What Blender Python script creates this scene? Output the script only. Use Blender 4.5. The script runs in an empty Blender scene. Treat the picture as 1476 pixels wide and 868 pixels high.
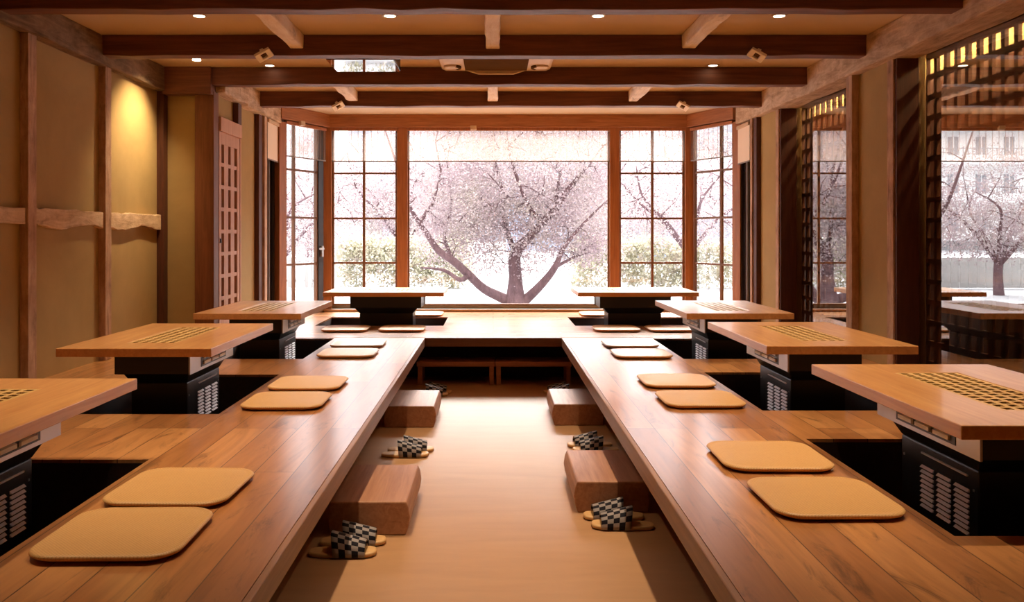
import bpy, bmesh, math, random
from mathutils import Vector, Matrix
import numpy as np

random.seed(7)
rng = np.random.default_rng(11)
S = bpy.context.scene
COL = S.collection
PI = math.pi

# ------------------------------------------------------------------ tagging
def tag(o, label=None, cat=None, group=None, kind=None):
    if label: o['label'] = label
    if cat: o['category'] = cat
    if group: o['group'] = group
    if kind: o['kind'] = kind
    return o

def empty(name, loc=(0, 0, 0), rz=0.0):
    o = bpy.data.objects.new(name, None)
    o.empty_display_size = 0.1
    COL.objects.link(o)
    o.location = loc
    o.rotation_euler = (0, 0, rz)
    return o

def copy_tree(o, parent=None):
    c = o.copy()
    COL.objects.link(c)
    if parent is not None:
        c.parent = parent
    for ch in list(o.children):
        copy_tree(ch, c)
    return c

# ------------------------------------------------------------------ mesh builder
class MB:
    def __init__(self):
        self.v = []; self.f = []; self.uv = {}
    def add(self, vs, fs):
        b = len(self.v)
        self.v += [tuple(p) for p in vs]
        self.f += [tuple(b + i for i in f) for f in fs]
        return b
    def box(self, x0, x1, y0, y1, z0, z1, M=None):
        vs = [(x0,y0,z0),(x1,y0,z0),(x1,y1,z0),(x0,y1,z0),(x0,y0,z1),(x1,y0,z1),(x1,y1,z1),(x0,y1,z1)]
        if M is not None: vs = [tuple(M @ Vector(p)) for p in vs]
        self.add(vs, [(0,3,2,1),(4,5,6,7),(0,1,5,4),(1,2,6,5),(2,3,7,6),(3,0,4,7)])
        return self
    def cells(self, xs, ys, solid, z0, z1):
        """slab made of grid cells; solid(i,j) says which cells are filled"""
        nx, ny = len(xs), len(ys)
        idx = {}
        def V(i, j, k):
            if (i,j,k) not in idx:
                idx[(i,j,k)] = len(self.v)
                self.v.append((xs[i], ys[j], z1 if k else z0))
            return idx[(i,j,k)]
        s = lambda i, j: 0 <= i < nx-1 and 0 <= j < ny-1 and solid(i, j)
        for i in range(nx-1):
            for j in range(ny-1):
                if not s(i, j): continue
                self.f.append((V(i,j,1),V(i+1,j,1),V(i+1,j+1,1),V(i,j+1,1)))
                self.f.append((V(i,j,0),V(i,j+1,0),V(i+1,j+1,0),V(i+1,j,0)))
                if not s(i-1,j): self.f.append((V(i,j,0),V(i,j,1),V(i,j+1,1),V(i,j+1,0)))
                if not s(i+1,j): self.f.append((V(i+1,j,0),V(i+1,j+1,0),V(i+1,j+1,1),V(i+1,j,1)))
                if not s(i,j-1): self.f.append((V(i,j,0),V(i+1,j,0),V(i+1,j,1),V(i,j,1)))
                if not s(i,j+1): self.f.append((V(i,j+1,0),V(i,j+1,1),V(i+1,j+1,1),V(i+1,j+1,0)))
        return self
    def slab_with_holes(self, x0, x1, y0, y1, holes, z0, z1):
        xs = sorted({x0, x1} | {h[0] for h in holes} | {h[1] for h in holes})
        ys = sorted({y0, y1} | {h[2] for h in holes} | {h[3] for h in holes})
        def solid(i, j):
            cx = (xs[i]+xs[i+1])/2; cy = (ys[j]+ys[j+1])/2
            return not any(h[0] < cx < h[1] and h[2] < cy < h[3] for h in holes)
        return self.cells(xs, ys, solid, z0, z1)
    def prism(self, pts, axis, a, b):
        """extrude closed 2-D outline along axis: 'y' (pts are x,z), 'z' (pts are x,y), 'x' (pts are y,z)"""
        def P(p, t):
            return {'y': (p[0], t, p[1]), 'z': (p[0], p[1], t), 'x': (t, p[0], p[1])}[axis]
        n = len(pts)
        vs = [P(p, a) for p in pts] + [P(p, b) for p in pts]
        fs = [tuple(range(n-1, -1, -1)), tuple(range(n, 2*n))]
        fs += [(i, (i+1) % n, n+(i+1) % n, n+i) for i in range(n)]
        self.add(vs, fs)
        return self
    def tube(self, pts, rad, n=6):
        pts = [Vector(p) for p in pts]
        rings = []
        for i, p in enumerate(pts):
            t = (pts[min(i+1, len(pts)-1)] - pts[max(i-1, 0)])
            t = t.normalized() if t.length > 1e-9 else Vector((0, 0, 1))
            u = t.cross(Vector((0, 1, 0.13)))
            if u.length < 1e-3: u = t.cross(Vector((1, 0, 0)))
            u.normalize(); w = t.cross(u)
            rings.append([p + (u*math.cos(2*PI*k/n) + w*math.sin(2*PI*k/n))*rad[i] for k in range(n)])
        vs = [q for r in rings for q in r]
        fs = []
        for i in range(len(pts)-1):
            for k in range(n):
                fs.append((i*n+k, i*n+(k+1) % n, (i+1)*n+(k+1) % n, (i+1)*n+k))
        fs.append(tuple(range(n-1, -1, -1))); fs.append(tuple((len(pts)-1)*n+k for k in range(n)))
        self.add(vs, fs)
        return self
    def lathe(self, prof, n=32, c=(0, 0, 0)):
        vs = []
        for r, z in prof:
            vs += [(c[0]+r*math.cos(2*PI*k/n), c[1]+r*math.sin(2*PI*k/n), c[2]+z) for k in range(n)]
        fs = []
        for i in range(len(prof)-1):
            for k in range(n):
                fs.append((i*n+k, i*n+(k+1) % n, (i+1)*n+(k+1) % n, (i+1)*n+k))
        fs.append(tuple(range(n-1, -1, -1))); fs.append(tuple((len(prof)-1)*n+k for k in range(n)))
        self.add(vs, fs)
        return self
    def build(self, name, mat, parent=None, bevel=0.0, smooth=False, loc=None, rz=0.0, uv=None):
        me = bpy.data.meshes.new(name)
        me.from_pydata(self.v, [], self.f)
        if uv is not None:
            l = me.uv_layers.new(name='UVMap')
            for lp in me.loops:
                l.data[lp.index].uv = uv[lp.vertex_index]
        me.validate()
        bm = bmesh.new(); bm.from_mesh(me)
        bmesh.ops.recalc_face_normals(bm, faces=bm.faces)
        bm.to_mesh(me); bm.free()
        me.materials.append(mat)
        if smooth:
            me.polygons.foreach_set('use_smooth', [True]*len(me.polygons))
        o = bpy.data.objects.new(name, me)
        COL.objects.link(o)
        if parent is not None: o.parent = parent
        if loc is not None: o.location = loc
        o.rotation_euler = (0, 0, rz)
        if bevel:
            m = o.modifiers.new('edge', 'BEVEL'); m.width = bevel; m.segments = 2; m.limit_method = 'ANGLE'
            m.angle_limit = math.radians(40)
        return o

def boxo(name, b, mat, parent=None, bevel=0.0):
    return MB().box(*b).build(name, mat, parent, bevel)

# ------------------------------------------------------------------ materials
class NT:
    def __init__(self, name):
        self.m = bpy.data.materials.new(name); self.m.use_nodes = True
        self.t = self.m.node_tree; self.t.nodes.clear()
        self.out = self.n('ShaderNodeOutputMaterial')
    def n(self, typ, **kw):
        x = self.t.nodes.new(typ)
        for k, v in kw.items(): setattr(x, k, v)
        return x
    def l(self, a, b): self.t.links.new(a, b)
    def val(self, sock, v):
        if hasattr(v, 'links') or isinstance(v, bpy.types.NodeSocket): self.l(v, sock)
        else: sock.default_value = v
    def math(self, op, a, b=0.0, c=None):
        x = self.n('ShaderNodeMath', operation=op)
        self.val(x.inputs[0], a); self.val(x.inputs[1], b)
        if c is not None: self.val(x.inputs[2], c)
        return x.outputs[0]
    def mixc(self, f, a, b, mode='MIX'):
        x = self.n('ShaderNodeMix', data_type='RGBA', blend_type=mode)
        self.val(x.inputs[0], f); self.val(x.inputs[6], a); self.val(x.inputs[7], b)
        return x.outputs[2]
    def ramp(self, f, stops):
        x = self.n('ShaderNodeValToRGB')
        e = x.color_ramp.elements
        while len(e) < len(stops): e.new(0.5)
        for i, (p, c) in enumerate(stops):
            e[i].position = p; e[i].color = c if len(c) == 4 else (*c, 1)
        self.l(f, x.inputs[0])
        return x.outputs[0]
    def noise(self, vec, scale=5.0, detail=4.0, rough=0.55, dist=0.0):
        x = self.n('ShaderNodeTexNoise')
        self.l(vec, x.inputs['Vector'])
        x.inputs['Scale'].default_value = scale; x.inputs['Detail'].default_value = detail
        x.inputs['Roughness'].default_value = rough; x.inputs['Distortion'].default_value = dist
        return x.outputs[0]
    def obj(self): return self.n('ShaderNodeTexCoord').outputs['Object']
    def mapping(self, vec, scale=(1, 1, 1), rot=(0, 0, 0)):
        x = self.n('ShaderNodeMapping')
        self.l(vec, x.inputs[0]); x.inputs['Scale'].default_value = scale; x.inputs['Rotation'].default_value = rot
        return x.outputs[0]
    def bump(self, h, strength=0.3, dist=0.01):
        x = self.n('ShaderNodeBump')
        x.inputs['Strength'].default_value = strength; x.inputs['Distance'].default_value = dist
        self.l(h, x.inputs['Height'])
        return x.outputs[0]
    def principled(self, color, rough=0.5, metal=0.0, spec=0.5, normal=None, coat=0.0):
        p = self.n('ShaderNodeBsdfPrincipled')
        self.val(p.inputs['Base Color'], color if isinstance(color, bpy.types.NodeSocket) else (*color[:3], 1))
        self.val(p.inputs['Roughness'], rough); self.val(p.inputs['Metallic'], metal)
        self.val(p.inputs['Specular IOR Level'], spec)
        if coat: p.inputs['Coat Weight'].default_value = coat
        if normal is not None: self.l(normal, p.inputs['Normal'])
        self.l(p.outputs[0], self.out.inputs[0])
        return p

def rgb(c): return (*c, 1)

def wood(name, c_lo, c_hi, axis='y', rough=0.45, grain=1.0, bump=0.15, knots=0.0, spec=0.5, coat=0.0):
    """plain timber, grain along axis"""
    T = NT(name)
    o = T.obj()
    sc = {'x': (0.9, 14, 14), 'y': (14, 0.9, 14), 'z': (14, 14, 0.9)}[axis]
    n1 = T.noise(T.mapping(o, sc), 2.2*grain, 6, 0.6, 1.2)
    n2 = T.noise(T.mapping(o, tuple(s*4 for s in sc)), 2.0*grain, 3, 0.5)
    f = T.math('ADD', T.math('MULTIPLY', n1, 0.75), T.math('MULTIPLY', n2, 0.25))
    c = T.ramp(f, [(0.32, rgb(c_lo)), (0.68, rgb(c_hi))])
    if knots:
        sk = {'x': (1.2, 5, 5), 'y': (5, 1.2, 5), 'z': (5, 5, 1.2)}[axis]
        k = T.noise(T.mapping(o, sk), 1.7, 5, 0.65, 0.8)
        kf = T.ramp(k, [(0.60, (0, 0, 0)), (0.74, (1, 1, 1))])
        c = T.mixc(T.math('MULTIPLY', kf, knots), c, rgb(tuple(x*0.28 for x in c_lo)))
    p = T.principled(c, rough, 0, spec, T.bump(f, bump, 0.0012))
    if coat: p.inputs['Coat Weight'].default_value = coat; p.inputs['Coat Roughness'].default_value = 0.15
    return T.m

def planks(name, cols, along='y', width=0.145, length=1.9, rough=0.34, coat=0.7, cr=0.2, spec=0.5, seam=(0.12, 0.05, 0.02), off=0.0):
    T = NT(name)
    o = T.obj()
    sep = T.n('ShaderNodeSeparateXYZ'); T.l(o, sep.inputs[0])
    comb = T.n('ShaderNodeCombineXYZ')
    a, b = (sep.outputs[1], sep.outputs[0]) if along == 'y' else (sep.outputs[0], sep.outputs[1])
    T.l(a, comb.inputs[0])
    T.l(T.math('ADD', b, off), comb.inputs[1])
    br = T.n('ShaderNodeTexBrick')
    br.offset = 0.37; br.offset_frequency = 3
    T.l(comb.outputs[0], br.inputs['Vector'])
    br.inputs['Color1'].default_value = (0, 0, 0, 1); br.inputs['Color2'].default_value = (1, 1, 1, 1)
    br.inputs['Mortar'].default_value = (0.5, 0.5, 0.5, 1)
    br.inputs['Scale'].default_value = 1.0; br.inputs['Mortar Size'].default_value = 0.0022
    br.inputs['Mortar Smooth'].default_value = 0.3; br.inputs['Bias'].default_value = 0.0
    br.inputs['Brick Width'].default_value = length; br.inputs['Row Height'].default_value = width
    tone = br.outputs['Color']
    base = T.ramp(tone, [(0.0, rgb(cols[0])), (0.5, rgb(cols[1])), (1.0, rgb(cols[2]))])
    # grain, shifted per plank
    sh = T.n('ShaderNodeVectorMath', operation='MULTIPLY_ADD')
    T.l(tone, sh.inputs[0]); sh.inputs[1].default_value = (7, 5, 3); T.l(comb.outputs[0], sh.inputs[2])
    g = T.noise(T.mapping(sh.outputs[0], (0.55, 7, 1)), 2.2, 6, 0.55, 1.6)
    g2 = T.noise(T.mapping(sh.outputs[0], (3, 60, 1)), 2.0, 3, 0.5)
    gr = T.math('ADD', T.math('MULTIPLY', g, 0.85), T.math('MULTIPLY', g2, 0.15))
    dark = T.ramp(gr, [(0.30, (0.72, 0.66, 0.60)), (0.60, (1.06, 1.06, 1.05))])
    c = T.mixc(1.0, base, dark, 'MULTIPLY')
    k = T.noise(T.mapping(sh.outputs[0], (1.1, 5, 1)), 1.7, 6, 0.72, 1.4)
    kf = T.ramp(k, [(0.555, (0, 0, 0)), (0.70, (0.85, 0.85, 0.85))])
    c = T.mixc(kf, c, rgb(tuple(x*0.35 for x in cols[0])))
    c = T.mixc(br.outputs['Fac'], c, rgb(seam))
    h = T.math('SUBTRACT', T.math('MULTIPLY', gr, 0.4), br.outputs['Fac'])
    rg = rough
    p = T.principled(c, rg, 0, spec, T.bump(h, 0.06, 0.0004))
    p.inputs['Coat Weight'].default_value = coat; p.inputs['Coat Roughness'].default_value = cr
    return T.m

def plain(name, c, rough=0.5, metal=0.0, spec=0.5):
    T = NT(name); o = T.obj()
    n = T.noise(o, 9, 3)
    col = T.mixc(n, rgb(tuple(x*0.9 for x in c)), rgb(tuple(min(1, x*1.1) for x in c)))
    T.principled(col, rough, metal, spec)
    return T.m

def plaster(name, c, amount=0.12):
    T = NT(name); o = T.obj()
    n = T.noise(o, 1.6, 6, 0.65, 0.4); m = T.noise(o, 60, 4, 0.6)
    col = T.mixc(T.ramp(n, [(0.3, (0, 0, 0)), (0.7, (1, 1, 1))]), rgb(tuple(x*(1-amount) for x in c)), rgb(tuple(x*(1+amount) for x in c)))
    T.principled(col, 0.9, 0, 0.2, T.bump(m, 0.12, 0.004))
    return T.m

def emission(name, c, s):
    T = NT(name); e = T.n('ShaderNodeEmission')
    e.inputs[0].default_value = rgb(c); e.inputs[1].default_value = s
    T.l(e.outputs[0], T.out.inputs[0]); return T.m

def glass(name, ior=1.5, tint=(1, 1, 1)):
    """clear sheet: mirror-like at the front faces by the Fresnel law, otherwise see-through"""
    T = NT(name)
    fr = T.n('ShaderNodeFresnel'); fr.inputs[0].default_value = ior
    r = fr.outputs[0]
    two = T.math('DIVIDE', T.math('MULTIPLY', r, 2.0), T.math('ADD', r, 1.0))
    bf = T.n('ShaderNodeNewGeometry').outputs['Backfacing']
    fac = T.math('MULTIPLY', two, T.math('SUBTRACT', 1.0, bf))
    tr = T.n('ShaderNodeBsdfTransparent'); tr.inputs[0].default_value = rgb(tint)
    gl = T.n('ShaderNodeBsdfGlossy'); gl.inputs['Roughness'].default_value = 0.0
    mx = T.n('ShaderNodeMixShader'); T.l(fac, mx.inputs[0]); T.l(tr.outputs[0], mx.inputs[1]); T.l(gl.outputs[0], mx.inputs[2])
    T.l(mx.outputs[0], T.out.inputs[0]); return T.m

def sheer(name, c, clear, line=True):
    T = NT(name); o = T.obj()
    w = T.n('ShaderNodeTexWave', wave_type='BANDS', bands_direction='Z')
    T.l(o, w.inputs[0]); w.inputs['Scale'].default_value = 40; w.inputs['Distortion'].default_value = 0.3
    w2 = T.n('ShaderNodeTexWave', wave_type='BANDS', bands_direction='X')
    T.l(o, w2.inputs[0]); w2.inputs['Scale'].default_value = 4.2
    cord = T.ramp(w2.outputs[1], [(0.0, (1, 1, 1)), (0.03, (0, 0, 0))])
    col = T.mixc(w.outputs[1], rgb(tuple(x*0.86 for x in c)), rgb(c))
    d = T.n('ShaderNodeBsdfDiffuse'); T.l(col, d.inputs[0])
    t = T.n('ShaderNodeBsdfTranslucent'); T.l(col, t.inputs[0])
    ms = T.n('ShaderNodeMixShader'); ms.inputs[0].default_value = 0.6
    T.l(d.outputs[0], ms.inputs[1]); T.l(t.outputs[0], ms.inputs[2])
    tr = T.n('ShaderNodeBsdfTransparent')
    mx = T.n('ShaderNodeMixShader')
    T.l(T.math('MULTIPLY', T.math('SUBTRACT', 1.0, T.math('MULTIPLY', cord, 0.6)), clear), mx.inputs[0])
    T.l(ms.outputs[0], mx.inputs[1]); T.l(tr.outputs[0], mx.inputs[2])
    T.l(mx.outputs[0], T.out.inputs[0]); return T.m

def weave(name):
    T = NT(name); o = T.obj()
    a = T.n('ShaderNodeTexWave', wave_type='BANDS', bands_direction='DIAGONAL'); T.l(T.mapping(o, (1, 1, 0)), a.inputs[0]); a.inputs['Scale'].default_value = 62; a.inputs['Distortion'].default_value = 0.6; a.inputs['Detail'].default_value = 2
    b = T.n('ShaderNodeTexWave', wave_type='BANDS', bands_direction='DIAGONAL'); T.l(T.mapping(o, (1, -1, 0)), b.inputs[0]); b.inputs['Scale'].default_value = 62; b.inputs['Distortion'].default_value = 0.6; b.inputs['Detail'].default_value = 2
    h = T.math('MAXIMUM', a.outputs[1], b.outputs[1])
    n = T.noise(o, 130, 3)
    f = T.math('ADD', T.math('MULTIPLY', h, 0.6), T.math('MULTIPLY', n, 0.5))
    big = T.noise(o, 7, 3)
    c = T.ramp(f, [(0.2, (0.40, 0.21, 0.07)), (0.85, (0.60, 0.34, 0.125))])
    c = T.mixc(T.math('MULTIPLY', big, 0.35), c, rgb((0.52, 0.25, 0.075)))
    T.principled(c, 0.45, 0, 0.4, T.bump(f, 0.3, 0.0012))
    return T.m

def checker_cloth(name):
    T = NT(name)
    uv = T.n('ShaderNodeTexCoord').outputs['UV']
    ck = T.n('ShaderNodeTexChecker'); T.l(uv, ck.inputs[0]); ck.inputs['Scale'].default_value = 1.0
    ck.inputs['Color1'].default_value = rgb((0.008, 0.006, 0.010)); ck.inputs['Color2'].default_value = rgb((0.30, 0.255, 0.235))
    T.principled(ck.outputs[0], 0.75, 0, 0.2)
    return T.m

def rough_timber(name, c_lo, c_hi, axis='y'):
    T = NT(name); o = T.obj()
    sc = {'x': (1.2, 7, 7), 'y': (7, 1.2, 7), 'z': (7, 7, 1.2)}[axis]
    n1 = T.noise(T.mapping(o, sc), 2.5, 8, 0.7, 1.0)
    n2 = T.noise(o, 5, 6, 0.7)
    f = T.math('ADD', T.math('MULTIPLY', n1, 0.6), T.math('MULTIPLY', n2, 0.4))
    c = T.ramp(f, [(0.36, rgb(tuple(x*0.55 for x in c_lo))), (0.46, rgb(c_lo)), (0.66, rgb(c_hi))])
    T.principled(c, 0.8, 0, 0.25, T.bump(f, 0.6, 0.02))
    return T.m

M = {}
OAK = ((0.33, 0.128, 0.038), (0.46, 0.192, 0.060), (0.58, 0.270, 0.092))
M['planks_y'] = planks('oak_planks_lengthwise', OAK, 'y', off=0.0025)
M['planks_x'] = planks('oak_planks_crosswise_lit', tuple(tuple(v*1.25 for v in c) for c in OAK), 'x', width=0.15, coat=1.0, cr=0.12)  # same oak lightened, window brightness painted into the back deck colour
M['deck_edge'] = wood('oak_edge', (0.22, 0.095, 0.04), (0.36, 0.17, 0.075), 'y', 0.4)
M['deck_edge_x'] = wood('oak_edge_cross', (0.16, 0.06, 0.025), (0.25, 0.10, 0.04), 'x', 0.45)
M['table'] = wood('table_oak', (0.46, 0.19, 0.058), (0.63, 0.31, 0.105), 'y', 0.36, 0.8, 0.06, coat=0.4)
M['grate'] = wood('pale_grate_wood', (0.42, 0.22, 0.06), (0.60, 0.36, 0.12), 'y', 0.5)
M['beam'] = wood('dark_beam_timber', (0.085, 0.025, 0.012), (0.22, 0.078, 0.037), 'x', 0.6, 0.7)
M['dark_post'] = wood('dark_red_timber', (0.055, 0.015, 0.008), (0.12, 0.036, 0.018), 'z', 0.55)
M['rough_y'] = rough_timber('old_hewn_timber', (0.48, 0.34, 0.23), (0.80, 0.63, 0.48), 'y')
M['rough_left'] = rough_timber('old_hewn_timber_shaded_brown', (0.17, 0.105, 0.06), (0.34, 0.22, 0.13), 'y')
M['pale_rough'] = rough_timber('pale_old_timber', (0.58, 0.40, 0.25), (0.86, 0.68, 0.48), 'y')
M['pale_rough_z'] = rough_timber('pale_old_post', (0.44, 0.27, 0.18), (0.68, 0.47, 0.33), 'z')
M['joist'] = rough_timber('pale_joist_timber', (0.78, 0.65, 0.53), (0.92, 0.84, 0.75), 'y')
M['win_post'] = wood('window_post_timber', (0.27, 0.098, 0.038), (0.47, 0.195, 0.075), 'z', 0.5)
M['win_beam'] = wood('window_beam_timber', (0.26, 0.10, 0.038), (0.48, 0.21, 0.085), 'x', 0.55, knots=0.5)
M['muntin'] = wood('muntin_timber', (0.14, 0.065, 0.030), (0.24, 0.115, 0.055), 'z', 0.5)
M['door_wood'] = wood('pink_cedar_door', (0.46, 0.23, 0.13), (0.62, 0.35, 0.22), 'z', 0.55)
M['door_back'] = plain('dark_red_door_panel', (0.10, 0.028, 0.014), 0.6)
M['lattice'] = wood('lattice_timber', (0.10, 0.032, 0.014), (0.19, 0.070, 0.030), 'z', 0.55)
M['plaster'] = plaster('ochre_plaster', (0.42, 0.292, 0.128))
M['ceiling'] = plaster('tan_ceiling_finish', (0.60, 0.46, 0.31), 0.05)
M['black_metal'] = plain('black_coated_steel', (0.010, 0.009, 0.009), 0.38, 0.0, 0.5)
M['steel'] = plain('dull_steel', (0.52, 0.48, 0.45), 0.32, 0.6)
M['painted_sheen'] = plain('louvre_painted_reflection', (0.88, 0.90, 0.92), 0.35, 0.0)  # near-white colour paints in the reflections on the dark louvres and vents
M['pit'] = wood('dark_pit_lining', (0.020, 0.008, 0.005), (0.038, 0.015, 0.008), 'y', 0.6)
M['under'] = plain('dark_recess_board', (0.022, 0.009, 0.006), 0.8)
M['weave'] = weave('woven_rush')
M['sole'] = wood('straw_sole', (0.50, 0.26, 0.09), (0.66, 0.40, 0.17), 'x', 0.5)
M['check'] = checker_cloth('black_white_check_cloth')
M['block'] = wood('cedar_block', (0.28, 0.105, 0.048), (0.46, 0.22, 0.11), 'y', 0.5, 0.8, 0.2, knots=0.6)
M['bench'] = wood('bench_timber', (0.33, 0.12, 0.05), (0.46, 0.19, 0.08), 'x', 0.45)
M['glass'] = glass('window_glass', 1.45)
M['mirror_glass'] = glass('reflective_glass', 3.7, (0.72, 0.70, 0.66))
M['dark_glass'] = plain('near_black_sash', (0.012, 0.009, 0.010), 0.15, 0, 0.5)
M['dark_frame'] = plain('dark_bronze_frame', (0.03, 0.022, 0.018), 0.4, 0.2)
M['blind'] = sheer('sheer_bamboo_blind', (0.50, 0.38, 0.31), 0.82)
M['shade'] = plaster('cream_shade_cloth', (0.85, 0.74, 0.62), 0.03)
M['cream'] = plain('cream_plastic', (0.60, 0.45, 0.30), 0.5)
M['cream_metal'] = plain('beige_metal', (0.74, 0.60, 0.46), 0.6, 0, 0.2)
M['ac_grille'] = plain('brown_grille', (0.12, 0.065, 0.030), 0.9, 0, 0.0)
M['spot_white'] = plain('white_lamp_housing', (0.93, 0.86, 0.76), 0.5)
M['red_post'] = wood('red_brown_post', (0.13, 0.042, 0.016), (0.24, 0.085, 0.034), 'z', 0.55)
M['mirror'] = plain('polished_panel', (0.90, 0.90, 0.92), 0.02, 1.0)
M['lamp'] = emission('warm_lamp_lens', (1.0, 0.80, 0.55), 9.0)
M['strip'] = emission('warm_strip_lens', (1.0, 0.70, 0.36), 6.0)
M['sill_metal'] = plain('sill_rail', (0.20, 0.17, 0.14), 0.45)
M['sill'] = wood('sill_timber', (0.26, 0.13, 0.06), (0.40, 0.22, 0.11), 'x', 0.4)

T = NT('tan_floor_matting'); o = T.obj()
n1 = T.noise(T.mapping(o, (1.2, 7, 1)), 1.6, 7, 0.65, 0.5); n2 = T.noise(o, 220, 2); n3 = T.noise(o, 1.0, 4)
c = T.ramp(T.math('ADD', T.math('MULTIPLY', n1, 0.7), T.math('MULTIPLY', n3, 0.3)), [(0.30, (0.36, 0.185, 0.082)), (0.70, (0.45, 0.243, 0.108))])
c = T.mixc(T.math('MULTIPLY', n2, 0.3), c, rgb((0.30, 0.15, 0.07)))
T.principled(c, 0.5, 0, 0.4, T.bump(n2, 0.15, 0.002)); M['floor'] = T.m

# outdoor materials
T = NT('cherry_petals'); o = T.obj()
n = T.noise(o, 2.2, 3); n2 = T.noise(o, 30, 1)
c = T.ramp(n, [(0.3, (0.34, 0.255, 0.285)), (0.5, (0.40, 0.335, 0.345)), (0.72, (0.41, 0.37, 0.325))])
c = T.mixc(T.ramp(n2, [(0.62, (0, 0, 0)), (0.66, (0.6, 0.6, 0.6))]), c, rgb((0.21, 0.145, 0.155)))
d = T.n('ShaderNodeBsdfDiffuse'); T.l(c, d.inputs[0]); t = T.n('ShaderNodeBsdfTranslucent'); T.l(c, t.inputs[0])
ms = T.n('ShaderNodeMixShader'); ms.inputs[0].default_value = 0.27; T.l(d.outputs[0], ms.inputs[1]); T.l(t.outputs[0], ms.inputs[2])
T.l(ms.outputs[0], T.out.inputs[0]); M['petal'] = T.m
T = NT('hedge_leaf'); o = T.obj()
n = T.noise(o, 5, 3)
c = T.ramp(n, [(0.3, (0.36, 0.35, 0.25)), (0.5, (0.52, 0.49, 0.37)), (0.7, (0.55, 0.47, 0.43))])
d = T.n('ShaderNodeBsdfDiffuse'); T.l(c, d.inputs[0]); t = T.n('ShaderNodeBsdfTranslucent'); T.l(c, t.inputs[0])
ms = T.n('ShaderNodeMixShader'); ms.inputs[0].default_value = 0.2; T.l(d.outputs[0], ms.inputs[1]); T.l(t.outputs[0], ms.inputs[2])
T.l(ms.outputs[0], T.out.inputs[0]); M['leaf'] = T.m
M['bark'] = rough_timber('cherry_bark', (0.12, 0.070, 0.078), (0.20, 0.125, 0.135), 'z')
M['paving'] = plaster('pale_paving', (0.32, 0.32, 0.335), 0.05)
M['house_white'] = plaster('white_render', (0.86, 0.85, 0.84), 0.04)
M['house_blue'] = plaster('pale_blue_render', (0.28, 0.33, 0.44), 0.05)
M['house_beige'] = plaster('beige_render', (0.34, 0.30, 0.26), 0.05)
M['roof_grey'] = plain('grey_roof', (0.17, 0.165, 0.20), 0.7)
M['pane_grey'] = plain('grey_pane', (0.28, 0.29, 0.32), 0.3)
M['fence'] = plain('pale_fence_board', (0.38, 0.365, 0.35), 0.8)

# ------------------------------------------------------------------ measures
DECK = 0.40
SLAB = 0.075
EDGE = 0.575
XL, XR = -2.72, 2.60          # near side walls
BACK = 9.60
CEIL = 2.62
YN = -1.4                     # wall behind the camera
LEFT_PITS = [(2.12, 3.27), (4.10, 5.25), (5.91, 7.08)]
RIGHT_PITS = [(2.44, 3.60), (4.18, 5.34), (5.91, 7.07)]
PX0, PX1 = 1.33, 2.12
FL = (-1.70, -0.475, 8.06, 8.90)
FR = (0.78, 2.00, 8.06, 8.90)

def struct(o, label, cat): return tag(o, label, cat, kind='structure')

# floor
struct(boxo('floor', (-3.0, 3.4, YN, BACK+0.1, -0.12, 0.0), M['floor']), 'tan matted aisle floor between the two raised timber platforms', 'floor')

# raised floors
def lining(mb, x0, x1, y0, y1):
    t = 0.02
    mb.box(x0-t, x0, y0-t, y1+t, 0.0, DECK-0.0145); mb.box(x1, x1+t, y0-t, y1+t, 0.0, DECK-0.0145)
    mb.box(x0, x1, y0-t, y0, 0.0, DECK-0.0145); mb.box(x0, x1, y1, y1+t, 0.0, DECK-0.0145)
    mb.box(x0, x1, y0, y1, 0.0, 0.012)

def arm(side, pits, label):
    s = side
    xs = sorted((s*EDGE, XL if s < 0 else XR+0.25))
    r = empty('raised_floor', (0, 0, 0))
    struct(r, label, 'platform')
    holes = [(min(s*PX0, s*PX1), max(s*PX0, s*PX1), a, b) for a, b in pits]
    e = sorted((s*EDGE, s*(EDGE+0.022)))
    xa, xb = (xs[0], e[0]) if s < 0 else (e[1], xs[1])
    MB().slab_with_holes(xa, xb, YN, 7.12, holes, DECK-0.014, DECK).build('deck', M['planks_y'], r)
    boxo('edge_board', (e[0], e[1], YN, 7.12, DECK-SLAB, DECK), M['deck_edge'], r, 0.004)
    mb = MB()
    for h in holes: lining(mb, *h)
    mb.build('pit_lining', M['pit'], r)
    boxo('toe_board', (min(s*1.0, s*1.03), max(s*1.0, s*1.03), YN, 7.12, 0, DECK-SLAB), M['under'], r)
    return r
arm(-1, LEFT_PITS, 'oak plank platform along the left wall with three sunken table pits')
arm(1, RIGHT_PITS, 'oak plank platform along the right wall with three sunken table pits')
r = empty('raised_floor', (0, 0, 0)); struct(r, 'sunlit oak plank platform across the window end with two sunken pits', 'platform')
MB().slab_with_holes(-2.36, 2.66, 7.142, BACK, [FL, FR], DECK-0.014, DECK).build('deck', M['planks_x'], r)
boxo('edge_board', (-EDGE, EDGE, 7.12, 7.142, DECK-SLAB, DECK), M['deck_edge_x'], r, 0.004)
mb = MB(); lining(mb, *FL); lining(mb, *FR); mb.build('pit_lining', M['pit'], r)
boxo('toe_board', (-1.0, 1.0, 7.55, 7.58, 0, DECK-SLAB), M['under'], r)

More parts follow.
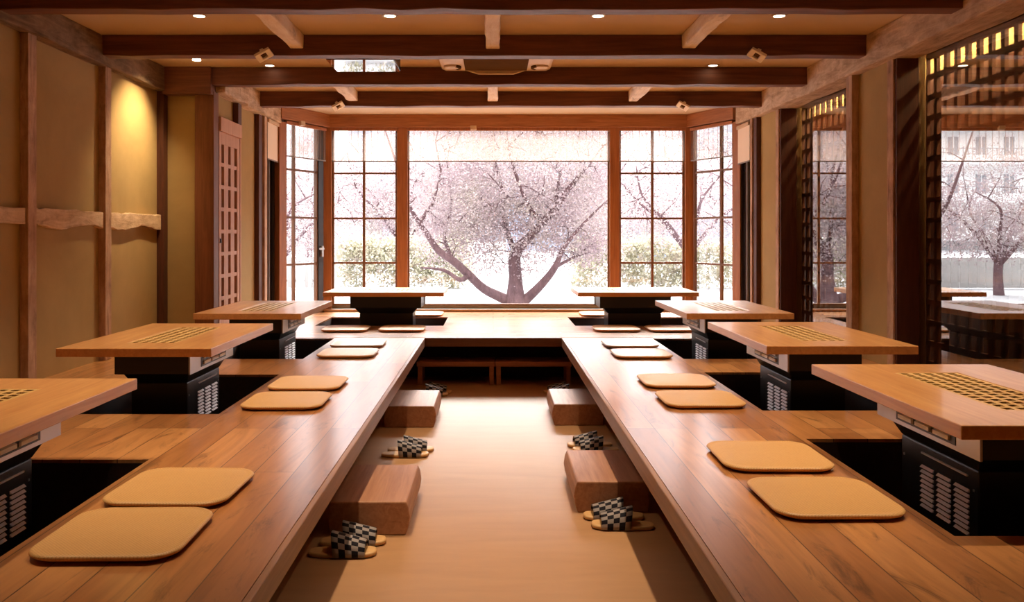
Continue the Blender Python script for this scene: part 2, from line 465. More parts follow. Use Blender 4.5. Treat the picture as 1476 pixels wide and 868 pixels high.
# ceiling, walls
struct(boxo('ceiling', (-3.1, 3.5, YN-0.1, BACK+0.25, CEIL, CEIL+0.25), M['ceiling']), 'tan plastered ceiling above the exposed timber beams', 'ceiling')
struct(boxo('wall_left', (XL-0.2, XL, YN, 6.93, 0, CEIL), M['plaster']), 'ochre plaster wall on the left divided by thin timber posts', 'wall')
struct(boxo('wall_left', (XL-0.2, -2.40, 6.93, 7.05, 0, CEIL), M['plaster']), 'shaded plaster return facing the camera beside the lattice door', 'wall')
struct(boxo('wall_left', (-2.5, -2.30, 7.05, 8.84, 0, CEIL), M['plaster']), 'narrow plaster wall between the lattice door and the left corner shade', 'wall')
struct(boxo('wall_front', (-3.0, 3.5, YN-0.1, YN, 0, CEIL), M['plaster']), 'plaster wall behind the viewpoint closing the room', 'wall')
# right wall: three piers, low threshold under the glass is the deck itself
struct(boxo('wall_right', (XR, 2.80, YN, 3.30, 0, CEIL), M['plaster']), 'plaster wall beside the viewpoint on the right', 'wall')
struct(boxo('wall_right', (XR, 2.80, 5.48, 6.12, 0, CEIL), M['plaster']), 'plaster pier between the two lattice openings on the right', 'wall')
struct(boxo('wall_right', (XR, 2.80, 7.68, 8.84, 0, CEIL), M['plaster']), 'slim plaster pier beyond the far lattice opening on the right', 'wall')
struct(boxo('wall_right', (3.16, 3.30, YN, BACK, 0, CEIL), M['plaster']), 'passage wall behind the lattice screens lit from above', 'wall')
struct(boxo('wall_back', (-1.98, 2.32, BACK+0.0, BACK+0.14, 0, 0.44), M['plaster']), 'low wall below the window sill at the far end', 'wall')

# ------------------------------------------------------------------ posts on the walls
def post(b, mat, label, cat='post', bevel=0.003):
    return struct(boxo('timber_post', b, M[mat], None, bevel), label, cat)
post((XL, XL+0.05, 4.86, 4.95, DECK, 2.43), 'pale_rough_z', 'thin brown post on the left wall nearest the camera')
post((XL, XL+0.05, 5.83, 5.92, DECK, 2.43), 'pale_rough_z', 'thin pale knotted post on the left wall beside the lit plaster')
post((XL, XL+0.055, 6.84, 6.93, DECK, 2.43), 'dark_post', 'dark corner post where the left wall turns inward')
post((-2.42, -2.265, 6.86, 6.98, DECK, 2.43), 'red_post', 'reddish corner post at the left edge of the lattice door')
post((-2.30, -2.25, 7.47, 7.57, 2.245, 2.43), 'dark_post', 'short dark stub post above the lattice door')
post((-2.30, -2.255, 8.15, 8.27, DECK, 2.43), 'dark_post', 'dark slim post left of the cream corner shade')
post((-2.30, -2.235, 8.28, 8.37, DECK, 2.43), 'pale_rough_z', 'pale slim jamb post touching the left cream shade')
post((XR-0.05, XR, 6.02, 6.12, DECK, 2.41), 'pale_rough_z', 'pale post on the near edge of the far right opening')
post((XR-0.012, XR+0.14, 5.48, 5.565, DECK, 2.41), 'pale_rough_z', 'pale edge post at the end of the central right pier')
post((XR-0.012, XR+0.14, 7.68, 7.76, DECK, 2.41), 'pale_rough_z', 'pale edge post on the far right plaster pier')
post((XR+0.0, XR+0.146, 5.455, 5.48, DECK, 2.62), 'dark_post', 'dark red jamb at the near lattice opening')
post((XR+0.0, XR+0.146, 7.655, 7.68, DECK, 2.62), 'dark_post', 'dark red jamb at the far lattice opening')
post((XR-0.045, XR, 8.22, 8.31, DECK, 2.41), 'dark_post', 'dark slim post right of the far right plaster')
post((XR-0.06, XR, 8.315, 8.37, DECK, 2.41), 'pale_rough_z', 'pale jamb post touching the right cream shade')

# nuki rails on the left wall
def rail(y0, y1, label, seed):
    rr = random.Random(seed)
    n = 14
    top = []; bot = []
    for i in range(n+1):
        y = y0 + (y1-y0)*i/n
        top.append((y, 1.425 + rr.uniform(-.006, .006)))
        bot.append((y, 1.318 + 0.016*math.sin(i*0.55+seed) + rr.uniform(-.005, .005)))
    o = MB().prism(bot + top[::-1], 'x', XL, XL+0.038).build('timber_rail', M['pale_rough'], None, 0.004)
    return struct(o, label, 'rail')
rail(3.4, 4.855, 'pale rough rail on the left wall before the first post', 1)
rail(4.955, 5.825, 'pale rough rail between the two thin left wall posts', 2)
rail(5.925, 6.835, 'golden rough rail under the lit plaster on the left wall', 3)

# ------------------------------------------------------------------ beams
def hewn_x(x0, x1, yf, z0, z1, depth, mat, label, seed=0):
    """cross beam with slightly uneven lower arris"""
    rr = random.Random(seed); n = 24
    mb = MB(); rings = []
    for i in range(n+1):
        x = x0 + (x1-x0)*i/n
        w = rr.uniform(-.006, .006)
        rings.append([(x, yf+rr.uniform(-.003, .003), z0+w), (x, yf+depth, z0+w*0.5), (x, yf+depth, z1), (x, yf, z1)])
    vs = [p for r_ in rings for p in r_]; fs = [(3, 2, 1, 0), tuple(4*n+k for k in range(4))]
    for i in range(n):
        for k in range(4):
            fs.append((4*i+k, 4*i+(k+1) % 4, 4*(i+1)+(k+1) % 4, 4*(i+1)+k))
    mb.add(vs, fs)
    o = mb.build('ceiling_beam', M[mat], None, 0.006)
    return struct(o, label, 'beam')
hewn_x(-2.66, 2.54, 4.54, 2.48, CEIL, 0.12, 'beam', 'dark cross beam along the top edge of the view', 1)
hewn_x(-2.66, 2.54, 5.72, 2.48, CEIL, 0.12, 'beam', 'dark cross beam carrying two tilted spotlights in front of the air conditioner', 2)
hewn_x(-2.66, 2.54, 6.83, 2.48, CEIL, 0.12, 'beam', 'dark cross beam just behind the ceiling air conditioner', 3)
hewn_x(-2.24, 2.54, 7.98, 2.48, CEIL, 0.11, 'beam', 'dark cross beam nearest the windows with two small spotlights', 4)
hewn_x(-2.66, 2.54, 3.38, 2.48, CEIL, 0.12, 'beam', 'dark cross beam over the near tables above the view', 5)

def hewn_y(name, x0, x1, y0, y1, z0, z1, mat, label, cat, seed=0, amp=0.012, n=26):
    rr = random.Random(seed); rings = []
    for i in range(n+1):
        y = y0 + (y1-y0)*i/n
        a, b, c_ = (rr.uniform(-amp, amp) for _ in range(3))
        rings.append([(x0+a, y, z0+b*0.6), (x1+c_, y, z0+b*0.6), (x1+c_*0.5, y, z1), (x0+a*0.5, y, z1)])
    vs = [p for r_ in rings for p in r_]; fs = [(3, 2, 1, 0), tuple(4*n+k for k in range(4))]
    for i in range(n):
        for k in range(4):
            fs.append((4*i+k, 4*i+(k+1) % 4, 4*(i+1)+(k+1) % 4, 4*(i+1)+k))
    o = MB(); o.add(vs, fs)
    return struct(o.build(name, M[mat], None, 0.008), label, cat)
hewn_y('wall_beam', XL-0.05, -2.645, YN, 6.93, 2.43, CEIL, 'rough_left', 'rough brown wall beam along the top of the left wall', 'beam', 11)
hewn_y('wall_beam', -2.4, -2.20, 6.93, 8.80, 2.43, CEIL, 'rough_y', 'rough pale wall beam above the lattice door', 'beam', 12)
hewn_y('wall_beam', 2.525, 2.74, YN, 8.80, 2.41, CEIL, 'rough_y', 'rough pale wall beam along the top of the right wall', 'beam', 13)
struct(MB().box(-2.66, -2.27, 6.80, 6.93, 2.40, 2.62).build('wall_beam', M['beam'], None, 0.006), 'dark lintel above the shaded plaster return on the left', 'beam')

for k, (x, lab) in enumerate(((-1.322, 'pale joist left of centre'), (-0.005, 'pale centre joist'), (1.315, 'pale joist right of centre'))):
    hewn_y('ceiling_joist', x-0.046, x+0.046, 4.66, 5.72, 2.525, CEIL, 'joist', lab + ' running to the spotlight beam near the top of view', 'joist', 20+k, 0.006, 8)
    hewn_y('ceiling_joist', x-0.046, x+0.046, 6.95, 7.98, 2.525, CEIL, 'joist', lab + ' in the far bay by the windows', 'joist', 30+k, 0.006, 8)

# ------------------------------------------------------------------ window wall
WZ0, WZ1 = 0.467, 2.475
def wpost(x0, x1, label):
    return struct(boxo('timber_post', (x0, x1, BACK-0.06, BACK+0.06, DECK, WZ1), M['win_post'], None, 0.004), label, 'post')
wpost(-1.955, -1.825, 'orange-brown corner post between left bay and left lattice window')
wpost(-1.086, -0.968, 'orange-brown post on the left side of the wide centre window')
wpost(1.314, 1.424, 'orange-brown post on the right side of the wide centre window')
wpost(2.165, 2.295, 'orange-brown corner post between right lattice window and right bay')
def spost(x, y, a, label):
    o = MB().box(-.06, .06, -.06, .06, DECK, WZ1-0.03).build('timber_post', M['win_post'], None, 0.004, loc=(x, y, 0), rz=a)
    return struct(o, label, 'post')
AL, BL = Vector((-2.245, 8.85, 0)), Vector((-1.90, 9.58, 0))
AR, BR = Vector((2.235, 9.58, 0)), Vector((2.585, 8.85, 0))
angL = math.atan2((BL-AL).y, (BL-AL).x); angR = math.atan2((BR-AR).y, (BR-AR).x)
spost(AL.x, AL.y, angL, 'orange-brown post at the near end of the left bay window')
spost(BR.x, BR.y, angR, 'orange-brown post at the near end of the right bay window')

struct(boxo('window_beam', (-1.96, 2.30, BACK-0.09, BACK+0.10, WZ1, CEIL), M['win_beam'], None, 0.006), 'brown lintel beam above the cherry tree window', 'beam')
for A, B, ang, lab in ((AL, BL, angL, 'brown diagonal lintel above the left bay window'), (AR, BR, angR, 'brown diagonal lintel above the right bay window')):
    L = (B-A).length
    o = MB().box(-0.05, L-0.02, -.085, .085, WZ1, CEIL).build('window_beam', M['win_beam'], None, 0.006, loc=A, rz=ang)
    struct(o, lab, 'beam')

struct(boxo('trim_1', (-1.9, 2.24, BACK-0.12, BACK+0.05, DECK, 0.432), M['sill'], None, 0.003), 'brown timber sill under the wide centre window', 'sill')

nwin = [0]
def window(label, L, loc, ang, z0, z1, vert, horiz, frame='muntin', fw=0.022, inset=(0, 0), sash=None):
    """window in local frame: x along wall, z up"""
    nwin[0] += 1
    r = empty('window_%d' % nwin[0], loc, ang); struct(r, label, 'window')
    a, b = inset[0], L-inset[1]
    MB().slab_with_holes(a, b, z0, z1, [(a+fw, b-fw, z0+fw, z1-fw)], -.02, .02)
    mb = MB()
    mb.box(a, a+fw, -.02, .02, z0, z1).box(b-fw, b, -.02, .02, z0, z1).box(a+fw, b-fw, -.02, .02, z0, z0+fw).box(a+fw, b-fw, -.02, .02, z1-fw, z1)
    mb.build('window_frame', M[frame], r, 0.002)
    if vert or horiz:
        mb = MB()
        for x in vert: mb.box(x-.0135, x+.0135, -.015, .015, z0+fw, z1-fw)
        for z in horiz:
            xs = [a+fw] + sorted(vert) + [b-fw]
            for p, q in zip(xs[:-1], xs[1:]):
                p2 = p + (.0135 if p in vert else 0); q2 = q - (.0135 if q in vert else 0)
                mb.box(p2, q2, -.014, .014, z-.011, z+.011)
        mb.build('muntins', M['muntin'], r)
    MB().box(a+fw, b-fw, .0165, .0225, z0+fw, z1-fw).build('pane', M['glass'], r)
    if sash:
        mb = MB().box(sash[0], sash[1], -.035, .035, z0, z1)
        s_ = mb.build('sash_stile', M['dark_frame'], r, 0.003)
        hd = MB().box((sash[0]+sash[1])/2-.012, (sash[0]+sash[1])/2+.012, -.06, -.035, 1.02, 1.14).box((sash[0]+sash[1])/2-.06, (sash[0]+sash[1])/2+.012, -.07, -.056, 1.10, 1.12).build('latch', M['steel'], s_)
        hd['label'] = 'steel latch'
    return r
HZ = [0.947, 1.451, 1.962]
window('wide fixed picture window framing the forked cherry tree', 2.282, (-0.968, BACK, 0), 0, WZ0, WZ1, [], [], 'muntin', 0.018)
window('lattice window of eight panes left of the picture window', 0.739, (-1.825, BACK, 0), 0, WZ0, WZ1, [0.36], HZ)
window('lattice window of eight panes right of the picture window', 0.741, (1.424, BACK, 0), 0, WZ0, WZ1, [0.378], HZ)
LL = (BL-AL).length; LR = (BR-AR).length
window('angled left bay window with dark sash and latch', LL, AL, angL, WZ0, WZ1, [0.30*LL], HZ, 'muntin', 0.022, (0.06, 0.16), (0.79*LL, 0.90*LL))
window('angled right bay window with lattice panes', LR, AR, angR, WZ0, WZ1, [0.64*LR], HZ, 'muntin', 0.022, (0.065, 0.06))
struct(boxo('trim_2', (-1.825, -1.086, BACK-0.02, BACK+0.04, 0.432, WZ0), M['sill_metal']), 'dark rail at the foot of the left lattice window', 'rail')
struct(boxo('trim_3', (-0.968, 1.314, BACK-0.03, BACK+0.04, 0.432, WZ0), M['sill_metal']), 'dark metal rail at the foot of the picture window', 'rail')
struct(boxo('trim_4', (1.424, 2.165, BACK-0.02, BACK+0.04, 0.432, WZ0), M['sill_metal']), 'dark rail at the foot of the right lattice window', 'rail')
for n, A, L, ang, lab in ((5, AL, LL, angL, 'low boarding below the left bay window'), (6, AR, LR, angR, 'low boarding below the right bay window')):
    o = MB().box(0.055, L-0.06, -.03, .03, 0, WZ0).build('trim_%d' % n, M['sill'], None, loc=A, rz=ang); struct(o, lab, 'trim')

# dark sashes on the side walls next to the bays
def dark_sash(x, side, y0, y1, label):
    nwin[0] += 1
    r = empty('window_%d' % nwin[0], (x, 0, 0)); struct(r, label, 'window')
    s = side
    def bx(n, a, b, ya, yb, za, zb, m): return boxo(n, (min(s*a, s*b), max(s*a, s*b), ya, yb, za, zb), M[m], r)
    bx('window_frame', 0.0, 0.03, y0, y0+0.03, DECK, 2.42, 'dark_frame')
    bx('window_frame', 0.0, 0.03, y1-0.03, y1, DECK, 2.42, 'dark_frame')
    bx('pane', 0.0, 0.012, y0+0.03, y1-0.03, DECK, 2.42, 'dark_glass')
    mid = (y0+y1)/2
    bx('sash_stile', 0.012, 0.028, mid-0.012, mid+0.012, DECK, 2.42, 'sill_metal')
    return r
dark_sash(-2.30, 1, 8.375, 8.79, 'near-black narrow window below the left cream shade')
dark_sash(XR, -1, 8.375, 8.79, 'near-black narrow window below the right cream shade')

# ------------------------------------------------------------------ blinds
def blind(name, label, L, loc, ang, zt, zb, mat='blind', y=-0.045, bracket=None, group=None):
    r = empty(name, loc, ang); tag(r, label, 'blind', group)
    mb = MB(); n = 8
    MB().box(0, L, y-.001, y+.001, zb, zt-.03).build('blind_fabric', M[mat], r)
    MB().box(0, L, y-.018, y+.018, zt-.035, zt).build('head_rail', M['win_post' if mat == 'blind' else 'cream'], r, 0.004)
    MB().box(0, L, y-.005, y+.005, zb-.006, zb+.006).build('bottom_bar', M['sill_metal'], r)
    if bracket is not None:
        b = MB().box(bracket-.035, bracket+.035, y-.06, y-.018, zt-.03, zt+.018).build('bracket', M['cream'], r, 0.004)
        b['label'] = 'small cream bracket'
    return r
ZB = 2.096
blind('roller_blind', 'wide sheer blind across the top of the picture window', 2.282, (-0.968, BACK, 0), 0, WZ1, ZB, bracket=0.745)
blind('roller_blind', 'sheer blind at the top of the left lattice window', 0.739, (-1.825, BACK, 0), 0, WZ1, ZB)
blind('roller_blind', 'sheer blind at the top of the right lattice window', 0.741, (1.424, BACK, 0), 0, WZ1, ZB)
blind('roller_blind', 'sheer blind at the top of the angled left bay window', LL-0.12, AL+(BL-AL).normalized()*0.06, angL, WZ1-0.01, ZB, bracket=0.22)
blind('roller_blind', 'sheer blind at the top of the angled right bay window', LR-0.12, AR+(BR-AR).normalized()*0.06, angR, WZ1-0.01, ZB)
blind('roller_blind', 'opaque cream shade over the narrow dark left window', 0.40, (-2.235, 8.385, 0), PI/2, 2.42, 2.02, 'shade', 0.0)
blind('roller_blind', 'opaque cream shade over the narrow dark right window', 0.40, (XR-0.06, 8.785, 0), -PI/2, 2.39, 2.0, 'shade', 0.0)

# ------------------------------------------------------------------ lattice door on the left
r = empty('door_1', (-2.30, 7.0, 0)); struct(r, 'pink cedar lattice door beyond the left corner post', 'door')
D = 0.034
mb = MB().box(0, D, 0.0, 0.058, DECK, 2.125).box(0, D, 0.495, 0.565, DECK, 2.125).box(0, D, 0.058, 0.495, 2.025, 2.125).box(0, D, 0.058, 0.495, DECK, 0.62)
mb.build('door_frame', M['door_wood'], r, 0.003)
mb = MB()
cols = [(0.065, 0.137), (0.25, 0.317), (0.42, 0.49)]
for a, b in ((0.137, 0.25), (0.317, 0.42)): mb.box(0.006, D-0.004, a, b, 0.62, 2.025)
mb.box(0.006, D-0.004, 0.058, 0.065, 0.62, 2.025).box(0.006, D-0.004, 0.49, 0.495, 0.62, 2.025)
z = 2.025-0.155
while z > 0.66:
    for a, b in cols: mb.box(0.008, D-0.004, a, b, z-0.032, z)
    z -= 0.1865
mb.build('lattice_bars', M['door_wood'], r)
boxo('backing_panel', (0.0, 0.006, 0.058, 0.495, 0.62, 2.025), M['door_back'], r)
boxo('door_handle', (D, D+0.008, 0.014, 0.036, 1.20, 1.235), M['dark_frame'], r)
struct(boxo('trim_7', (-2.30, -2.245, 6.985, 7.57, 2.125, 2.245), M['door_wood'], None, 0.005), 'pinkish lintel board above the lattice door', 'trim')
struct(boxo('trim_8', (-2.30, -2.262, 7.567, 7.60, DECK, 2.43), M['door_wood'], None, 0.003), 'pale jamb strip on the far side of the lattice door', 'trim')

# ------------------------------------------------------------------ right openings: glass sheets and lattice screens
def lattice_screen(y0, y1, label, glabel):
    px, pz = 0.118, 0.131
    ys = [y1]; zs = [2.40]
    holes_y = []; y = y1-0.012
    while y-0.082 > y0+0.01:
        holes_y.append((y-0.082, y)); y -= px
    holes_z = []; z = 2.392
    while z-0.098 > 0.43:
        holes_z.append((z-0.098, z)); z -= pz
    yy = sorted({y0, y1} | {a for h in holes_y for a in h}); zz = sorted({DECK, 2.47} | {a for h in holes_z for a in h})
    hy = {round(a, 5) for a, b in holes_y}; hz = {round(a, 5) for a, b in holes_z}
    mb = MB().cells(yy, zz, lambda i, j: not (round(yy[i], 5) in hy and round(zz[j], 5) in hz), 2.79, 2.812)
    mb.v = [(p[2], p[0], p[1]) for p in mb.v]
    r = empty('lattice_screen', (0, (y0+y1)/2, DECK)); tag(r, label, 'screen')
    o = mb.build('lattice', M['lattice'], r); o.location = (0, -(y0+y1)/2, -DECK)
    t = MB().box(2.76, 2.822, y0, y1, 2.47, CEIL).build('top_board', M['lattice'], r); t.location = (0, -(y0+y1)/2, -DECK)
    g = MB().box(2.745, 2.753, y0, y1, DECK, 2.47).build('glass_partition', M['mirror_glass'], None)
    tag(g, glabel, 'glass'); g['kind'] = 'structure'
lattice_screen(3.30, 5.455, 'square-holed dark lattice screen behind the near right glass', 'tall reflective glass sheet in the near right opening')
lattice_screen(6.12, 7.655, 'square-holed dark lattice screen behind the far right glass', 'tall reflective glass sheet in the far right opening')
struct(boxo('trim_9', (3.14, 3.16, YN, BACK, 0, 2.40), M['dark_post']), 'added dark panel standing in for shade on the passage wall behind the lattice screens', 'trim')  # added dark sheet, paints the wall's shade below the strip lamp's glow
r = empty('ceiling_strip_lamp', (3.08, 5.4, 2.56)); tag(r, 'warm strip lamp hidden above the passage behind the lattice screens', 'lamp')
boxo('housing', (-0.03, 0.03, -2.1, 3.0, 0.02, 0.06), M['cream'], r)
boxo('lens', (-0.022, 0.022, -2.1, 3.0, 0.0, 0.02), M['strip'], r)
L = bpy.data.lights.new('strip_light', 'AREA'); L.shape = 'RECTANGLE'; L.size = 0.05; L.size_y = 5.1; L.energy = 150; L.color = (1.0, 0.72, 0.40)
o = bpy.data.objects.new('strip_light', L); COL.objects.link(o); o.parent = r; o.location = (0, 0.45, -0.004)

# ------------------------------------------------------------------ tables with built-in roasters
def make_table():
    r = empty('grill_table')
    tx, ty = 0.375, 0.575
    MB().slab_with_holes(-tx, tx, -ty, ty, [(-.125, .125, -.36, .36)], 0.678, 0.72).build('table_top', M['table'], r, 0.003)
    # lattice cover
    xs = [-.125]; 
    hx = []; hy = []
    x = -.125+.017
    for i in range(5): hx.append((x, x+.028)); x += .0465
    y = -.36+.014
    for i in range(15): hy.append((y, y+.030)); y += .0474
    xx = sorted({-.125, .125} | {round(a, 5) for h in hx for a in h}); yy = sorted({-.36, .36} | {round(a, 5) for h in hy for a in h})
    sx = {round(a, 5) for a, b in hx}; sy = {round(a, 5) for a, b in hy}
    g = MB().cells(xx, yy, lambda i, j: not (xx[i] in sx and yy[j] in sy), 0.700, 0.7185).build('grill_cover', M['grate'], r)
    g['label'] = 'pale wooden lattice grill cover'
    boxo('grill_well', (-.125, .125, -.36, .36, 0.678, 0.690), M['black_metal'], r)
    # steel hood box below the top
    h = MB().box(-.195, -.187, -.355, .355, 0.556, 0.678).build('side_plate', M['steel'], r)
    MB().box(-.187, .195, -.345, .345, 0.556, 0.678).build('hood_box', M['black_metal'], r, 0.003)
    mb = MB()
    for yc in (-.135, -.01, .115):
        for z in (0.635, 0.602):
            pts = [(-.195, z), (-.205, z-.005), (-.205, z-.019), (-.195, z-.023)]
            b0 = len(mb.v)
            mb.prism([(p[0], p[1]) for p in pts], 'y', yc-.05, yc+.05)
    l = mb.build('vent_slats', M['painted_sheen'], h)
    boxo('vent_frame', (-.197, -.195, -.215, .195, 0.572, 0.645), M['black_metal'], h)
    # body in the pit
    b = MB().box(-.145, .145, -.26, .26, 0.012, 0.50)
    b.add([(-.145, -.26, .50), (.145, -.26, .50), (.145, .26, .50), (-.145, .26, .50), (-.17, -.31, .556), (.17, -.31, .556), (.17, .31, .556), (-.17, .31, .556)],
          [(0, 3, 2, 1), (4, 5, 6, 7), (0, 1, 5, 4), (1, 2, 6, 5), (2, 3, 7, 6), (3, 0, 4, 7)])
    body = b.build('roaster_body', M['black_metal'], r, 0.006)
    mb = MB()
    for yc in (-.165, -.052, .061):
        for k in range(9):
            z = 0.425 - k*0.0178
            mb.prism([(-.145, z), (-.1535, z-.009), (-.145, z-.0105)], 'y', yc-.043, yc+.043)
    v = mb.build('louvre_panel', M['painted_sheen'], body); v['label'] = 'three columns of bright louvres'
    hd = boxo('door_pull', (-.151, -.145, -.20, .10, 0.466, 0.472), M['painted_sheen'], body); hd['label'] = 'thin bright pull strip'
    for yy_ in (-.235, .235):
        for zz_ in (.15, .43): boxo('screw', (-.148, -.145, yy_-.004, yy_+.004, zz_-.004, zz_+.004), M['steel'], body)
    return r
proto = make_table()
TX = 1.722
tabs = [
 (TX, 3.01, 0.0, 'nearest grill table on the right with lattice cover cut by the frame'),
 (TX, 4.745, 0.0, 'middle grill table of the three along the right wall'),
 (TX, 6.47, 0.0, 'farthest grill table along the right wall before the bay'),
 (-1.735, 2.66, PI, 'nearest grill table on the left mostly outside the frame'),
 (-1.735, 4.655, PI, 'middle grill table of the three along the left wall'),
 (-1.71, 6.45, PI, 'farthest grill table along the left wall reflecting window light'),
 (-1.045, 8.41, -PI/2, 'grill table before the left lattice window, set crosswise'),
 (1.38, 8.41, -PI/2, 'grill table before the right lattice window, set crosswise')]
for i, (x, y, a, lab) in enumerate(tabs):
    t = proto if i == 0 else copy_tree(proto)
    t.location = (x, y, 0); t.rotation_euler = (0, 0, a)
    tag(t, lab, 'table', 'grill tables over the sunken pits')

# ------------------------------------------------------------------ woven cushions
def make_cushion():
    hw, rad, seg = 0.205, 0.085, 9
    def ring(ins, z):
        h = hw-ins; rr = max(rad-ins*0.6, 0.01); pts = []
        for cx, cy, a0 in ((1, 1, 0), (-1, 1, 90), (-1, -1, 180), (1, -1, 270)):
            for k in range(seg):
                a = math.radians(a0 + 90*k/(seg-1))
                pts.append((cx*(h-rr)+rr*math.cos(a), cy*(h-rr)+rr*math.sin(a), z))
        return pts
    prof = [(0.034, 0.0), (0.020, 0.003), (0.006, 0.010), (0.0, 0.016), (0.001, 0.020), (0.005, 0.0235), (0.011, 0.0245), (0.017, 0.0232), (0.026, 0.0242), (0.08, 0.026), (0.15, 0.027)]
    rings = [ring(*p) for p in prof]; n = len(rings[0])
    vs = [p for r_ in rings for p in r_]; fs = []
    for i in range(len(rings)-1):
        for k in range(n): fs.append((i*n+k, i*n+(k+1) % n, (i+1)*n+(k+1) % n, (i+1)*n+k))
    fs.append(tuple(range(n-1, -1, -1)))
    c_ = len(vs); vs.append((0, 0, 0.0272)); m = (len(rings)-1)*n
    for k in range(n): fs.append((m+k, m+(k+1) % n, c_))
    b = MB(); b.add(vs, fs)
    return b.build('floor_cushion', M['weave'], None, 0, True)
cproto = make_cushion()
cush = [
 (-1.050, 2.425, 1.0, 'left aisle', 'woven rush cushion nearest the camera on the left platform'),
 (-1.055, 2.870, -1.5, 'left aisle', 'woven rush cushion second from the camera on the left platform'),
 (-1.060, 4.360, 0.5, 'left aisle', 'nearer of two cushions beside the middle left table'),
 (-1.060, 4.870, -0.5, 'left aisle', 'farther of two cushions beside the middle left table'),
 (-1.045, 6.110, 0.0, 'left aisle', 'nearer of two pale cushions beside the farthest left table'),
 (-1.055, 6.640, 1.0, 'left aisle', 'farther of two pale cushions beside the farthest left table'),
 (1.070, 2.755, 0.5, 'right aisle', 'woven rush cushion nearest the camera on the right platform'),
 (1.060, 3.270, -1.0, 'right aisle', 'woven rush cushion second from the camera on the right platform'),
 (1.070, 4.400, 0.5, 'right aisle', 'nearer of two cushions beside the middle right table'),
 (1.065, 4.950, 0.0, 'right aisle', 'farther of two cushions beside the middle right table'),
 (1.060, 6.080, 0.0, 'right aisle', 'nearer of two cushions beside the farthest right table'),
 (1.065, 6.620, 0.5, 'right aisle', 'farther of two cushions beside the farthest right table'),
 (-1.335, 7.690, 0.5, 'crosswise', 'left one of two cushions before the crosswise left table'),
 (-0.825, 7.700, -0.5, 'crosswise', 'right one of two cushions before the crosswise left table'),
 (1.115, 7.700, 0.0, 'crosswise', 'left one of two cushions before the crosswise right table'),
 (1.600, 7.690, 0.5, 'crosswise', 'right one of two cushions before the crosswise right table'),
 (-0.745, 9.130, 0.0, 'crosswise', 'sunlit cushion behind the crosswise left table near the sill'),
 (1.140, 9.130, 0.0, 'crosswise', 'sunlit cushion behind the crosswise right table near the sill')]
for i, (x, y, a, g, lab) in enumerate(cush):
    t = cproto if i == 0 else copy_tree(cproto)
    t.location = (x, y, DECK+0.0005); t.rotation_euler = (0, 0, math.radians(a))
    tag(t, lab, 'cushion', 'woven floor cushions')

# ------------------------------------------------------------------ timber step blocks
def block(side, y0, y1, label, xi):
    s = side
    pts = [(0.018, 0.0), (0.006, 0.035), (0.0, 0.075), (0.006, 0.115), (0.016, 0.141), (0.34, 0.141), (0.345, 0.06), (0.34, 0.0)]
    pts = [(s*(xi+p[0]), p[1]) for p in pts]
    cx = s*(xi+0.17); cy = (y0+y1)/2
    o = MB().prism([(p[0]-cx, p[1]) for p in pts], 'y', y0-cy, y1-cy).build('step_block', M['block'], None, 0.006, loc=(cx, cy, 0.0005))
    tag(o, label, 'step', 'timber step blocks beside the aisle')
block(-1, 3.57, 4.15, 'solid timber step block nearest the camera on the left of the aisle', 0.352)
block(-1, 5.56, 6.14, 'solid timber step block farther along the left of the aisle', 0.375)
block(1, 3.86, 4.43, 'solid timber step block nearest the camera on the right of the aisle', 0.368)
block(1, 5.62, 6.19, 'solid timber step block farther along the right of the aisle', 0.39)

# low benches at the end of the aisle
def bench(x0, x1, label):
    cx, cy = (x0+x1)/2, 7.27
    r = empty('low_bench', (cx, cy, 0)); tag(r, label, 'bench', 'low benches under the platform edge')
    w = (x1-x0)/2
    boxo('bench_top', (-w, w, -.14, .14, 0.155, 0.195), M['bench'], r, 0.004)
    for sx in (-1, 1):
        for sy in (-1, 1):
            boxo('leg', (min(sx*(w-.045), sx*(w-.008)), max(sx*(w-.045), sx*(w-.008)), min(sy*.10, sy*.135), max(sy*.10, sy*.135), 0, 0.155), M['bench'], r, 0.002)
bench(-0.645, 0.012, 'low wooden bench under the platform edge, left of the pair')
bench(0.018, 0.66, 'low wooden bench under the platform edge, right of the pair')

